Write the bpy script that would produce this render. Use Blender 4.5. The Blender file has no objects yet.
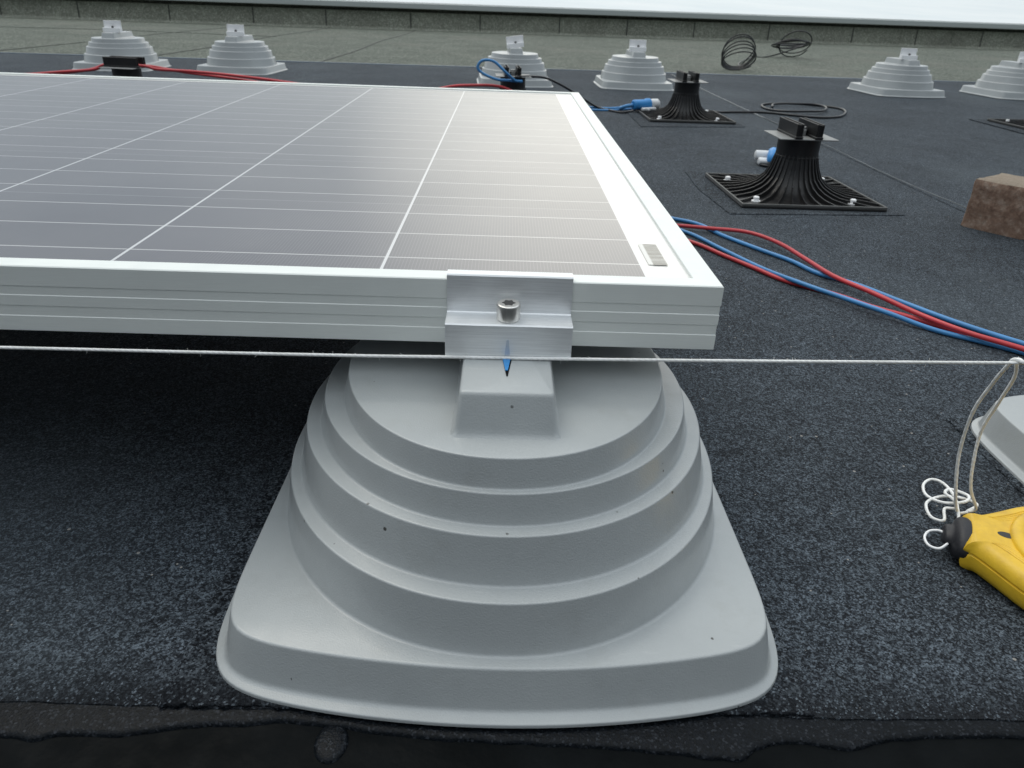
import bpy, math, random
from mathutils import Vector, Matrix, noise
C = bpy.context.scene.collection
PI = math.pi
rnd = random.Random(7)

# ------------------------------------------------------------------ mesh helpers
class MB:
    def __init__(s): s.v = []; s.f = []; s.m = []
    def add(s, vs, fs, mi=0):
        o = len(s.v); s.v += [tuple(v) for v in vs]
        s.f += [tuple(i + o for i in f) for f in fs]; s.m += [mi] * len(fs)
        return s
    def box(s, x0, x1, y0, y1, z0, z1, mi=0, M=None, b=0.0):
        """box with chamfered edges when b > 0"""
        if b <= 0:
            vs = [Vector((x, y, z)) for z in (z0, z1) for y in (y0, y1) for x in (x0, x1)]
            fs = [(0, 2, 3, 1), (4, 5, 7, 6), (0, 1, 5, 4), (2, 6, 7, 3), (0, 4, 6, 2), (1, 3, 7, 5)]
        else:
            def ring(ins, z):
                a, c, d, e = x0 + ins, x1 - ins, y0 + ins, y1 - ins
                return [Vector(p) for p in ((a + b, d, z), (c - b, d, z), (c, d + b, z), (c, e - b, z), (c - b, e, z), (a + b, e, z), (a, e - b, z), (a, d + b, z))]
            vs = ring(b, z0) + ring(0, z0 + b) + ring(0, z1 - b) + ring(b, z1)
            fs = [tuple(reversed(range(8))), tuple(range(24, 32))]
            for k in range(3):
                for i in range(8):
                    j = (i + 1) % 8
                    fs.append((k * 8 + i, k * 8 + j, k * 8 + 8 + j, k * 8 + 8 + i))
        if M is not None: vs = [M @ v for v in vs]
        return s.add(vs, fs, mi)
    def rings(s, rings, mi=0, cap0=True, cap1=True, closed=True):
        n = len(rings[0]); vs = [p for r in rings for p in r]; fs = []
        for k in range(len(rings) - 1):
            for i in range(n if closed else n - 1):
                j = (i + 1) % n
                fs.append((k * n + i, k * n + j, (k + 1) * n + j, (k + 1) * n + i))
        if cap0: fs.append(tuple(reversed(range(n))))
        if cap1: fs.append(tuple(range((len(rings) - 1) * n, len(rings) * n)))
        return s.add(vs, fs, mi)
    def lathe(s, prof, seg=24, M=None, mi=0, sx=1, sy=1):
        rs = [[Vector((r * sx * math.cos(2 * PI * i / seg), r * sy * math.sin(2 * PI * i / seg), z)) for i in range(seg)] for r, z in prof]
        if M is not None: rs = [[M @ p for p in r] for r in rs]
        return s.rings(rs, mi)
    def tube(s, pts, r, seg=8, sub=6, smooth=True, mi=0, rf=None):
        P = [Vector(p) for p in pts]
        if smooth: P = catmull(P, sub)
        T = [(P[min(i + 1, len(P) - 1)] - P[max(i - 1, 0)]).normalized() for i in range(len(P))]
        up = Vector((0, 0, 1)) if abs(T[0].z) < .9 else Vector((1, 0, 0))
        n = (up - T[0] * up.dot(T[0])).normalized(); rs = []
        for i, p in enumerate(P):
            n = (n - T[i] * n.dot(T[i])).normalized(); b = T[i].cross(n)
            rr = r if rf is None else r * rf(i / (len(P) - 1))
            rs.append([p + (n * math.cos(2 * PI * k / seg) + b * math.sin(2 * PI * k / seg)) * rr for k in range(seg)])
        return s.rings(rs, mi)
    def build(s, name, mats, parent=None, smooth=None, loc=None):
        me = bpy.data.meshes.new(name); me.from_pydata(s.v, [], s.f); me.update()
        if not isinstance(mats, (list, tuple)): mats = [mats]
        for m in mats: me.materials.append(m)
        me.polygons.foreach_set('material_index', s.m)
        o = bpy.data.objects.new(name, me); C.objects.link(o)
        if parent: o.parent = parent
        if loc: o.location = loc
        if smooth is not None:
            me.polygons.foreach_set('use_smooth', [True] * len(me.polygons))
            if smooth < 180: me.set_sharp_from_angle(angle=math.radians(smooth))
        return o
def catmull(P, sub):
    out = []
    for i in range(len(P) - 1):
        a = P[i - 1] if i else P[0] * 2 - P[1]; b = P[i]; c = P[i + 1]; d = P[i + 2] if i + 2 < len(P) else c * 2 - b
        for k in range(sub):
            t = k / sub
            out.append(.5 * ((2 * b) + (c - a) * t + (2 * a - 5 * b + 4 * c - d) * t * t + (-a + 3 * b - 3 * c + d) * t ** 3))
    out.append(P[-1]); return out
def tag(o, label, cat, group=None):
    o['label'] = label; o['category'] = cat
    if group: o['group'] = group
    return o
def struct(o): o['kind'] = 'structure'; return o
def empty(name, loc=(0, 0, 0), rz=0, label=None, cat=None, group=None):
    o = bpy.data.objects.new(name, None); C.objects.link(o); o.location = loc; o.rotation_euler = (0, 0, rz)
    o.empty_display_size = .02
    if label: tag(o, label, cat, group)
    return o
def copy_tree(o, parent=None):
    c = o.copy(); C.objects.link(c); c.parent = parent
    for ch in list(o.children): copy_tree(ch, c)
    return c

# ------------------------------------------------------------------ materials
def mat(name, col=(.5, .5, .5), rough=.5, metal=0, spec=.5, coat=0, coatr=.1):
    m = bpy.data.materials.new(name); m.use_nodes = True
    b = m.node_tree.nodes['Principled BSDF']
    b.inputs['Base Color'].default_value = (*col, 1); b.inputs['Roughness'].default_value = rough
    b.inputs['Metallic'].default_value = metal; b.inputs['Specular IOR Level'].default_value = spec
    b.inputs['Coat Weight'].default_value = coat; b.inputs['Coat Roughness'].default_value = coatr
    return m
class NT:
    def __init__(s, m): s.t = m.node_tree; s.b = s.t.nodes.get('Principled BSDF')
    def n(s, t, **k):
        x = s.t.nodes.new(t)
        for a, v in k.items():
            if a.startswith('i_'): x.inputs[a[2:].replace('_', ' ')].default_value = v
            else: setattr(x, a, v)
        return x
    def l(s, a, b): s.t.links.new(a, b)
    def math(s, op, a, b=None, c=None):
        x = s.t.nodes.new('ShaderNodeMath'); x.operation = op
        for i, v in enumerate((a, b, c)):
            if v is None: continue
            if isinstance(v, (int, float)): x.inputs[i].default_value = v
            else: s.l(v, x.inputs[i])
        return x.outputs[0]
    def mix(s, f, a, b, blend='MIX'):
        x = s.t.nodes.new('ShaderNodeMix'); x.data_type = 'RGBA'; x.blend_type = blend
        for i, v in ((0, f), (6, a), (7, b)):
            if isinstance(v, (int, float)): x.inputs[i].default_value = v
            elif isinstance(v, tuple): x.inputs[i].default_value = (*v, 1) if len(v) == 3 else v
            else: s.l(v, x.inputs[i])
        return x.outputs[2]
    def ramp(s, f, stops):
        x = s.t.nodes.new('ShaderNodeValToRGB'); e = x.color_ramp.elements
        while len(e) < len(stops): e.new(.5)
        for i, (p, c) in enumerate(stops):
            e[i].position = p; e[i].color = (*c, 1) if isinstance(c, tuple) else (c, c, c, 1)
        s.l(f, x.inputs[0]); return x.outputs[0]
    def coord(s, kind='Object'): return s.n('ShaderNodeTexCoord').outputs[kind]
    def noise(s, v, scale, detail=3, rough=.5):
        x = s.n('ShaderNodeTexNoise'); x.inputs['Scale'].default_value = scale; x.inputs['Detail'].default_value = detail
        x.inputs['Roughness'].default_value = rough; s.l(v, x.inputs['Vector']); return x.outputs[0]
    def vor(s, v, scale, out=0, feature='F1'):
        x = s.n('ShaderNodeTexVoronoi'); x.inputs['Scale'].default_value = scale; x.feature = feature
        s.l(v, x.inputs['Vector']); return x.outputs[out]
    def bump(s, h, dist, strength=1, prev=None):
        x = s.n('ShaderNodeBump'); x.inputs['Distance'].default_value = dist; x.inputs['Strength'].default_value = strength
        s.l(h, x.inputs['Height'])
        if prev: s.l(prev, x.inputs['Normal'])
        s.l(x.outputs[0], s.b.inputs['Normal']); return x.outputs[0]

def felt_mat(name, dark, mid, light, mottle=.35, gran=620, sheen=.35, stain=(.09, .1, .11), edge=False):
    """mineral-granule roofing felt"""
    m = mat(name, mid, .8, spec=sheen); t = NT(m); co = t.coord()
    c1 = t.vor(co, gran, 1); c2 = t.vor(co, gran * .48, 1)
    sep = t.n('ShaderNodeSeparateColor'); t.l(c1, sep.inputs[0]); sep2 = t.n('ShaderNodeSeparateColor'); t.l(c2, sep2.inputs[0])
    v = t.math('ADD', t.math('MULTIPLY', sep.outputs[0], .65), t.math('MULTIPLY', sep2.outputs[1], .35))
    col = t.ramp(v, [(.22, dark), (.50, mid), (.72, light), (.93, tuple(min(1, x * 1.6) for x in light))])
    big = t.noise(co, 3.2, 6, .65); med = t.noise(co, 22, 4, .6)
    k = t.math('ADD', t.math('MULTIPLY', t.math('SUBTRACT', big, .5), mottle * 2.4), t.math('MULTIPLY', t.math('SUBTRACT', med, .5), mottle * 1.8))
    k = t.math('ADD', k, t.math('MULTIPLY', t.math('SUBTRACT', t.noise(co, 130, 3, .7), .5), mottle * 3.0))
    k = t.math('ADD', k, t.math('MULTIPLY', t.math('SUBTRACT', t.noise(co, 48, 3, .7), .5), mottle * 1.6))
    k = t.math('MAXIMUM', t.math('ADD', k, 1.0), .2)
    kc = t.n('ShaderNodeCombineColor')
    for i in range(3): t.l(k, kc.inputs[i])
    col = t.mix(1.0, col, kc.outputs[0], 'MULTIPLY')
    # dusty bleached stains
    mp = t.n('ShaderNodeMapping'); mp.inputs['Scale'].default_value = (1, .55, 1); t.l(co, mp.inputs[0])
    st = t.noise(mp.outputs[0], 1.7, 7, .62)
    stm = t.ramp(st, [(.5, 0.0), (.72, 1.0)])
    col = t.mix(t.math('MULTIPLY', stm, .42), col, stain)
    # lone pale chips
    d = t.vor(co, 95, 0); r = t.n('ShaderNodeSeparateColor'); t.l(t.vor(co, 95, 1), r.inputs[0])
    chip = t.math('MULTIPLY', t.math('LESS_THAN', d, t.math('MULTIPLY', r.outputs[1], .11)), t.math('GREATER_THAN', r.outputs[2], .90))
    col = t.mix(t.math('MULTIPLY', chip, .7), col, (.42, .40, .37))
    if edge:      # felt soaked with bitumen along its near edge
        ge = t.n('ShaderNodeNewGeometry'); sy = t.n('ShaderNodeSeparateXYZ'); t.l(ge.outputs['Position'], sy.inputs[0])
        yy = t.math('ADD', sy.outputs[1], t.math('MULTIPLY', t.math('SUBTRACT', t.noise(co, 28, 4, .65), .5), .045))
        soak = t.ramp(yy, [(.266, 1.0), (.294, 0.0)])
        keep = t.math('LESS_THAN', sep.outputs[1], .80)
        col = t.mix(t.math('MULTIPLY', t.math('MULTIPLY', soak, keep), .85), col, (.004, .005, .007))
    t.l(col, t.b.inputs['Base Color'])
    bp = t.bump(t.vor(co, gran, 0), .0011, .55)
    bp = t.bump(t.vor(co, gran * .4, 0), .0014, .4, bp)
    t.bump(t.noise(co, 9, 5, .6), .004, .5, bp)
    return m
M = {}
M['felt'] = felt_mat('slate_felt', (.008, .010, .013), (.031, .038, .047), (.082, .100, .118), .38, 1050, .18, (.105, .125, .140), True)
M['pad'] = felt_mat('pad_felt', (.005, .006, .008), (.024, .030, .037), (.080, .095, .11), .3, 900, .12, edge=True)
M['green'] = felt_mat('green_felt', (.040, .048, .038), (.090, .102, .084), (.165, .182, .15), .42, 200, .25, (.17, .165, .14))
M['kerbfelt'] = felt_mat('kerb_felt', (.19, .20, .16), (.28, .29, .24), (.38, .39, .33), .3, 240, .3, (.10, .095, .075))
def bitumen():
    m = mat('bitumen', (.008, .009, .010), 0.5, spec=.03); t = NT(m); co = t.coord()
    big = t.noise(co, 24, 5, .6)
    t.l(t.ramp(big, [(.3, (.003, .0038, .0042)), (.7, (.006, .0072, .008))]), t.b.inputs['Base Color'])
    t.l(t.ramp(t.noise(co, 60, 4), [(.3, .3), (.7, .55)]), t.b.inputs['Roughness'])
    d = t.vor(co, 130, 0)
    bp = t.bump(t.noise(co, 180, 3), .0006, .6); bp = t.bump(t.noise(co, 14, 3), .004, .5, bp)
    return m
M['bitumen'] = bitumen()
def gritty_bitumen():
    m = mat('gritty_bitumen', (.012, .012, .014), .42, spec=.12); t = NT(m); co = t.coord()
    r = t.n('ShaderNodeSeparateColor'); t.l(t.vor(co, 900, 1), r.inputs[0])
    g = t.ramp(r.outputs[0], [(.0, (.002, .003, .004)), (.85, (.006, .008, .011)), (1, (.026, .030, .036))])
    t.l(g, t.b.inputs['Base Color']); bp = t.bump(t.vor(co, 900, 0), .0006, .3); t.bump(t.noise(co, 40, 3), .0008, .4, bp)
    return m
M['bleed'] = gritty_bitumen()
def plastic():
    m = mat('grey_moulded_plastic', (.42, .435, .44), .4, spec=.5, coat=.5, coatr=.16); t = NT(m); co = t.coord()
    n1 = t.noise(co, 12, 5, .6)
    col = t.ramp(n1, [(.3, (.375, .396, .398)), (.7, (.422, .444, .444))])
    # a few dark specks of grit
    rough_n = t.math('MULTIPLY', t.noise(co, 600, 2), .06)
    for sc_, th_, dens, k_ in ((42, .075, .70, .9), (95, .11, .80, .7), (21, .040, .80, .9)):
        d = t.vor(co, sc_, 0); r = t.n('ShaderNodeSeparateColor'); t.l(t.vor(co, sc_, 1), r.inputs[0])
        clump = t.math('GREATER_THAN', t.noise(co, 11, 2), .50)
        sp = t.math('MULTIPLY', t.math('LESS_THAN', t.math('ADD', d, rough_n), th_), t.math('GREATER_THAN', r.outputs[1], dens))
        col = t.mix(t.math('MULTIPLY', t.math('MULTIPLY', sp, clump), k_), col, (.035, .032, .025))
    # faint pale scuffs
    mp = t.n('ShaderNodeMapping'); mp.inputs['Scale'].default_value = (1, 5, 2); mp.inputs['Rotation'].default_value = (0, 0, .6); t.l(co, mp.inputs[0])
    sc2 = t.ramp(t.noise(mp.outputs[0], 38, 5, .7), [(.62, 0.0), (.70, 1.0)])
    col = t.mix(t.math('MULTIPLY', sc2, .13), col, (.60, .61, .60))
    # light grime
    g = t.ramp(t.noise(co, 35, 7, .7), [(.55, 0.0), (.8, 1.0)])
    col = t.mix(t.math('MULTIPLY', g, .20), col, (.22, .21, .175))
    t.l(col, t.b.inputs['Base Color'])
    t.l(t.ramp(t.noise(co, 80, 3), [(.3, .34), (.7, .48)]), t.b.inputs['Roughness'])
    bp = t.bump(t.noise(co, 1100, 2), .0003, .6); t.bump(t.noise(co, 60, 3), .0006, .35, bp)
    return m
M['plastic'] = plastic()
M['plastic_bg'] = M['plastic']
def alu(name, col, rough, sx=1, sy=40, sz=40, bump=.00015, var=.80):
    m = mat(name, col, rough, metal=1); t = NT(m); co = t.coord()
    mp = t.n('ShaderNodeMapping'); mp.inputs['Scale'].default_value = (sx, sy, sz); t.l(co, mp.inputs[0])
    n = t.noise(mp.outputs[0], 40, 4, .65)
    c = tuple(x * var for x in col)
    t.l(t.ramp(n, [(.3, c), (.7, col)]), t.b.inputs['Base Color'])
    t.l(t.ramp(t.noise(co, 50, 4), [(.3, rough - .06), (.7, rough + .1)]), t.b.inputs['Roughness'])
    t.bump(n, bump, .6); return m
M['alu'] = alu('extruded_aluminium', (.93, .95, .96), .34)
M['alu'].node_tree.nodes['Principled BSDF'].inputs['Metallic'].default_value = .5
M['frame'] = alu('anodised_frame', (.87, .90, .865), .42, 1, 60, 60, .00005, .93)
M['frame'].node_tree.nodes['Principled BSDF'].inputs['Metallic'].default_value = .12
M['bright'] = mat('glare_white_aluminium', (.95, .95, .95), .4)  # aluminium painted white to stand for the bright reflection on it
M['steel'] = alu('stainless_steel', (.82, .80, .76), .36, 20, 20, 1)
M['steel_dark'] = mat('socket_dark', (.03, .03, .03), .5)
M['black'] = mat('black_plastic', (.009, .009, .010), .42, spec=.45)
t = NT(M['black']); t.bump(t.noise(t.coord(), 300, 3), .0004, .5)
t.l(t.ramp(t.noise(t.coord(), 14, 5, .6), [(.35, (.006, .006, .007)), (.75, (.022, .021, .020))]), t.b.inputs['Base Color'])
M['black_rim'] = mat('worn_black_edge', (.11, .11, .105), .5)
M['plate'] = mat('grey_slip_plate', (.26, .265, .26), .5, spec=.5)
M['white'] = mat('white_plastic', (.75, .76, .77), .4)
M['blue'] = mat('blue_plastic', (.04, .26, .62), .4)
def cable(name, col):
    m = mat(name, col, .36, spec=.5); t = NT(m); co = t.coord()
    n = t.noise(co, 18, 4)
    t.l(t.ramp(n, [(.3, tuple(x * .75 for x in col)), (.7, col)]), t.b.inputs['Base Color']); return m
M['red'] = cable('red_sheath', (.62, .05, .06)); M['cblue'] = cable('blue_sheath', (.07, .29, .62))
M['cblack'] = cable('black_sheath', (.012, .013, .016))
def string_mat():
    m = mat('white_twine', (.9, .9, .88), .8); t = NT(m); co = t.coord()
    w = t.n('ShaderNodeTexWave'); w.inputs['Scale'].default_value = 180; w.bands_direction = 'DIAGONAL'; t.l(co, w.inputs[0])
    t.bump(w.outputs[1], .0003, .5)
    t.l(t.ramp(t.noise(co, 70, 4), [(.3, (.80, .80, .77)), (.6, (.94, .94, .92))]), t.b.inputs['Base Color']); return m
M['string'] = string_mat()
def yellow():
    m = mat('yellow_plastic', (.80, .50, .03), .38); t = NT(m); co = t.coord()
    t.l(t.ramp(t.noise(co, 60, 5, .65), [(.25, (.66, .40, .03)), (.55, (.84, .53, .03))]), t.b.inputs['Base Color'])
    t.bump(t.noise(co, 400, 2), .0003, .4); return m
M['yellow'] = yellow()
M['rubber'] = mat('black_rubber', (.018, .018, .022), .5); t = NT(M['rubber']); t.bump(t.noise(t.coord(), 500, 2), .0003, .5)
def brickm():
    m = mat('brown_block', (.2, .12, .08), .9, spec=.2); t = NT(m); co = t.coord()
    n = t.noise(co, 45, 8, .7)
    col = t.ramp(n, [(.3, (.17, .105, .078)), (.5, (.40, .26, .19)), (.7, (.66, .52, .42))])
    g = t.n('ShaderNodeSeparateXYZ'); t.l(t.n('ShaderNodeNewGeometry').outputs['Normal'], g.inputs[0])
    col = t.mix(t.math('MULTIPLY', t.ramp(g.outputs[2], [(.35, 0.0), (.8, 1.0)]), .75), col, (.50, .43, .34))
    col = t.mix(t.math('MULTIPLY', t.math('LESS_THAN', t.vor(co, 160, 0), .2), .5), col, (.36, .30, .24))
    t.l(col, t.b.inputs['Base Color'])
    bp = t.bump(t.noise(co, 75, 8, .8), .012, 1.0); t.bump(t.vor(co, 210, 0), .003, .6, bp); return m
M['brick'] = brickm()
M['seam'] = mat('seam_line', (.2, .215, .22), .6)
M['selvage'] = mat('selvage_strip', (.13, .17, .22), .5); 
M['darkseam'] = mat('seam_dark', (.06, .062, .056), .8)
def roofl():
    m = mat('rooflight_sheet', (.70, .73, .73), .28, spec=.5, coat=.4, coatr=.12); t = NT(m); co = t.coord()
    mp = t.n('ShaderNodeMapping'); mp.inputs['Scale'].default_value = (.6, 5, 5); t.l(co, mp.inputs[0])
    t.l(t.ramp(t.noise(mp.outputs[0], 1.1, 5, .6), [(.3, (.74, .79, .79)), (.7, (.86, .88, .86))]), t.b.inputs['Base Color'])
    return m
M['rooflight'] = roofl()
M['trim'] = mat('rooflight_trim', (.50, .54, .53), .45)

# ------------------------------------------------------------------ the roof
def wob(x, s=1.0, a=1.0): return a * noise.noise(Vector((x * s, 3.7, 1.1)))
bd = lambda x: 4.218 + .0615 * x                     # where slate-grey felt meets greenish felt
ft = lambda x: 8.60 + .090 * x                       # foot of the kerb
g = MB(); g.add([(-60, -40, -.0032), (60, -40, -.0032), (60, 60, -.0032), (-60, 60, -.0032)], [(0, 1, 2, 3)])
struct(g.build('roof', M['bitumen']))
# main felt sheets: left and right of the lap seam at x = .865
def sheet(xs, yf, yb, z, th=.004):
    b = MB(); fr = [Vector((x, yf(x), z)) for x in xs]; bk = [Vector((x, yb(x), z)) for x in xs]
    lo = [Vector((x, yf(x) - .0008, z - th)) for x in xs]
    n = len(xs); b.add(lo + fr + bk, [(i, i + 1, n + i + 1, n + i) for i in range(n - 1)] + [(n + i, n + i + 1, 2 * n + i + 1, 2 * n + i) for i in range(n - 1)])
    return b
def frange(a, b, n): return [a + (b - a) * i / n for i in range(n + 1)]
fe = lambda x: .2625 + wob(x, 60, .0012) + wob(x, 14, .0018)
struct(sheet([-12] + frange(-.5, .6, 500) + [.864], fe, bd, 0).build('roof_felt', M['felt']))
struct(sheet([.862] + frange(.87, 2, 20) + [14], lambda x: .262, bd, .0009).build('roof_felt', M['felt']))
# bitumen squeezed out along the near edge of the felt
EU = [(-.60, .249), (-.45, .244), (-.33, .250), (-.2386, .2446), (-.2227, .2422), (-.2102, .2458), (-.1859, .2457), (-.1443, .2523), (-.1247, .2533), (-.0952, .2551), (-.044, .2486),
      (-.009, .2465), (.0159, .2454), (.0556, .2439), (.0948, .2408), (.124, .2387), (.136, .2455), (.1573, .2488), (.1813, .2453), (.2096, .2516), (.2752, .2541), (.35, .248), (.5, .251), (.7, .246)]
P = catmull([Vector((x, y, 0)) for x, y in EU], 24)
rs = []
for off, z in ((.034, -.0007), (.0030, -.0008), (.0012, -.0012), (.0003, -.0020), (-.0002, -.0033)):
    rs.append([Vector((p.x, p.y + off + wob(p.x, 90, .0009) + wob(p.x, 400, .0003), z)) for p in P])
b = MB(); b.rings(list(reversed(rs)), 0, False, False, False)
bl = b.build('bitumen_bleed', M['bleed'], smooth=60); struct(bl)
# round blob of bitumen
b = MB(); b.lathe([(.0098, -.0033), (.0094, -.0022), (.0078, -.0014), (.004, -.0011), (.0006, -.001)], 28, Matrix.Translation((-.0775, .2445, 0)), sx=.85, sy=1.15)
struct(b.build('bitumen_bleed', M['bleed'], smooth=60))
# greenish felt behind, in lengths with lap seams
b = MB(); xs = [-14, -2.62, -1.83, -.97, .0, .98, 1.96, 2.95, 3.9, 14]
b.add([(x, f(x), -.001) for f in (bd, lambda x: ft(x) + .6) for x in (-14, 14)], [(0, 1, 3, 2)])
struct(b.build('back_roof_felt', M['green']))
def ribbon(name, pts, w, z, m, th=.0015):
    b = MB(); P = catmull([Vector((x, y, 0)) for x, y in pts], 14); L = []; R_ = []
    for i, p in enumerate(P):
        t_ = (P[min(i + 1, len(P) - 1)] - P[max(i - 1, 0)]).normalized(); n_ = Vector((-t_.y, t_.x, 0))
        ww = w * (.7 + .8 * abs(noise.noise(p * 9))); p = p + n_ * noise.noise(p * 25) * .0035
        L.append(p + n_ * ww + Vector((0, 0, z))); R_.append(p - n_ * ww + Vector((0, 0, z)))
    b.rings([[Vector((p.x, p.y, z - .003)) for p in L], [Vector((p.x, p.y, z + th)) for p in L], [Vector((p.x, p.y, z + th)) for p in R_], [Vector((p.x, p.y, z - .003)) for p in R_]], 0, False, False, False)
    return struct(b.build(name, m))
ribbon('lap_seam', [(.864, 4.2), (.862, 3.6), (.86, 3.0), (.862, 2.6)], .0024, .0009, M['seam'])
ribbon('lap_seam', [(.862, 2.6), (.867, 2.3), (.873, 2.05), (.868, 1.8), (.869, 1.64), (.876, 1.5), (.884, 1.4)], .0006, .0009, M['seam'])
ribbon('lap_seam', [(.884, 1.4), (.880, 1.1), (.87, .8), (.874, .5), (.868, .2)], .0010, .0008, M['darkseam'])
for x in (-2.62, -1.83, -.97):
    ribbon('felt_seam', [(x, bd(x) + .02), (x + .02, 5.2), (x - .005, 6.3), (x + .03, 7.4), (x + .02, ft(x) + .02)], .006, .0, M['darkseam'])
ribbon('felt_seam', [(-4.5, 6.25), (-3.2, 6.5), (-1.8, 6.4)], .004, .0, M['darkseam'])
ribbon('selvage', [(x, bd(x) + .012) for x in (-8, -5, -3, -1, 1, 3, 5, 8)], .013, .001, M['selvage'])

# ------------------------------------------------------------------ kerb with long rooflight
xs2 = [-16, -10, -5, 0, 5, 10, 16]
def ktop(x): return .2330 + .0010 * x
RL = empty('rooflight', (0, 8.6, 0), 0, 'long pale rooflight with smooth white sheet on a low felt covered kerb at the back', 'rooflight')
def put(mb, name, m, **k):
    mb.v = [(x, y - 8.6, z) for x, y, z in mb.v]; return mb.build(name, m, RL, **k)
b = MB()
sec = lambda off, zf: [Vector((x, ft(x) + off, zf(x))) for x in xs2]
b.rings([sec(-.04, lambda x: -.001), sec(.0, lambda x: .02), sec(.006, lambda x: ktop(x) - .066), sec(.13, lambda x: ktop(x) - .065), sec(.131, lambda x: ktop(x) - .03)], 0, False, False, False)
put(b, 'kerb', M['kerbfelt'])
random.seed(3)
x = -7.4
while x < 7.6:
    y0 = ft(x); b = MB()
    b.add([(x, y0 - .0095, .012), (x + .010, y0 - .0095, .012), (x + .011, y0 + .0025, ktop(x) - .068), (x, y0 + .0025, ktop(x) - .068)], [(0, 1, 2, 3)]); x += rnd.uniform(.7, 1.0)
    put(b, 'kerb_joint', M['darkseam'])
b = MB()
b.rings([sec(.135, lambda x: ktop(x) - .036), sec(-.055, lambda x: ktop(x) - .034), sec(-.06, lambda x: ktop(x) - .03), sec(-.06, lambda x: ktop(x) + .014), sec(-.05, lambda x: ktop(x) + .02), sec(.02, lambda x: ktop(x) + .022)], 0, False, False, False)
put(b, 'edge_trim', M['trim'], smooth=30)
b = MB(); prof = [(-.045, .024)] + [(-.03, .03)] + [(-.02 + 5 * q, .034 + .62 * math.sin(q * PI)) for q in [i / 24 for i in range(25)]]
b.rings([sec(o, (lambda z: (lambda x: ktop(x) + z))(z)) for o, z in prof], 0, False, False, False)
put(b, 'glazing', M['rooflight'], smooth=60)

# ------------------------------------------------------------------ grey stepped pedestal
def sup(a, b_, n): return lambda th: (abs(math.cos(th) / a) ** n + abs(math.sin(th) / b_) ** n) ** (-1 / n)
def sqr(a, b_, sag, p=26):
    def f(th):
        c, s = abs(math.cos(th)), abs(math.sin(th)); r1 = a / max(c, 1e-6); k = sag / a ** 2 * c * c
        r2 = (b_ / max(s, 1e-6)) if k < 1e-9 else (-s + math.sqrt(s * s + 4 * k * b_)) / (2 * k)
        return (r1 ** -p + r2 ** -p) ** (-1 / p)
    return f
TH = [2 * PI * (i + .5) / 240 for i in range(240)]
chain = [(sup(.05, .06, 2.1), .1202, 0), (sup(.0985, .1218, 2.1), .1200, .0009), (sup(.1020, .1252, 2.1), .1032, .0013),
         (sup(.1147, .1286, 2.05), .1032, .0009), (sup(.1183, .1323, 2.05), .0857, .0014), (sup(.1270, .1403, 2.05), .0857, .0010), (sup(.1325, .1462, 2.08), .0580, .0017),
         (sup(.1382, .1582, 2.1), .0580, .0011), (sup(.1432, .1643, 2.1), .0278, .0019), (sqr(.1490, .1720, .020, 14), .0278, .0015), (sqr(.1540, .1780, .021, 14), .0035, .0022),
         (sqr(.1605, .1846, .023, 11), .0022, .0008), (sqr(.1607, .1848, .023, 11), .0002, 0)]
def chain_rings(chain):
    base = [[Vector((f(th) * math.cos(th), f(th) * math.sin(th), z)) for th in TH] for f, z, d in chain]; out = [base[0]]
    for k in range(1, len(chain) - 1):
        d = chain[k][2]; r = []
        for t_ in (0, .25, .5, .75, 1):
            row = []
            for i in range(len(TH)):
                p = base[k][i]; A = base[k - 1][i] - p; B = base[k + 1][i] - p
                a = p + A * min(.45, d / max(A.length, 1e-9)); c = p + B * min(.45, d / max(B.length, 1e-9))
                row.append(a * (1 - t_) ** 2 + p * 2 * t_ * (1 - t_) + c * t_ * t_)
            r.append(row)
        out += r
    out.append(base[-1]); return out
def rrect(hx, hy, r, z, n=6):
    out = []
    for cx, cy, a0 in ((hx - r, hy - r, 0), (-hx + r, hy - r, PI / 2), (-hx + r, -hy + r, PI), (hx - r, -hy + r, 1.5 * PI)):
        for i in range(n + 1):
            a = a0 + PI / 2 * i / n; out.append(Vector((cx + r * math.cos(a), cy + r * math.sin(a), z)))
    return out
def make_pedestal():
    root = empty('pedestal')
    b = MB(); b.rings(list(reversed(chain_rings(chain))), 0, False, True)
    # slight warp of the moulding
    b.v = [(x, y, z + (.0006 * noise.noise(Vector((x * 9, y * 9, z * 9))) if z > .01 else 0)) for x, y, z in b.v]
    b.build('stepped_body', M['plastic'], root, smooth=180)
    b = MB()
    b.rings([rrect(.0300, .1040, .004, .1195), rrect(.0284, .1027, .003, .1207), rrect(.0274, .1015, .003, .1225), rrect(.0270, .1008, .003, .125), rrect(.0252, .0948, .003, .1404), rrect(.0248, .0941, .0028, .1420), rrect(.0238, .0931, .0024, .1426)], 0, False, True)
    b.build('top_block', M['plastic'], root, smooth=50)
    return root
def bracket_part(root, near=False):
    """end clamp: upright plate, foot block and bolt; local y 0 = face of the panel frame, z 0 = top of the block"""
    mt = M['alu'] if near else M['bright']
    br = empty('bracket'); br.parent = root
    b = MB()
    sec = [(-.0203, .0006), (-.0203, .0196), (-.0196, .0204), (-.0032, .0204), (-.0026, .0210), (-.0026, .0424), (-.002, .0432), (.0052, .0432), (.0056, .0428), (.0056, .0408), (-.0004, .0406), (-.0004, .0006)]
    rs = [[Vector((x, y, z)) for y, z in sec] for x in (-.0359, .0359)]
    b.rings([list(reversed(r)) for r in rs], 0, True, True)
    return br, b, mt
PED = make_pedestal()
PED.location = (.0050, .4358, .0)
tag(PED, 'large grey stepped plastic pedestal in the foreground under the solar panel clamp', 'pedestal', 'grey stepped pedestals on the roof')
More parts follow.
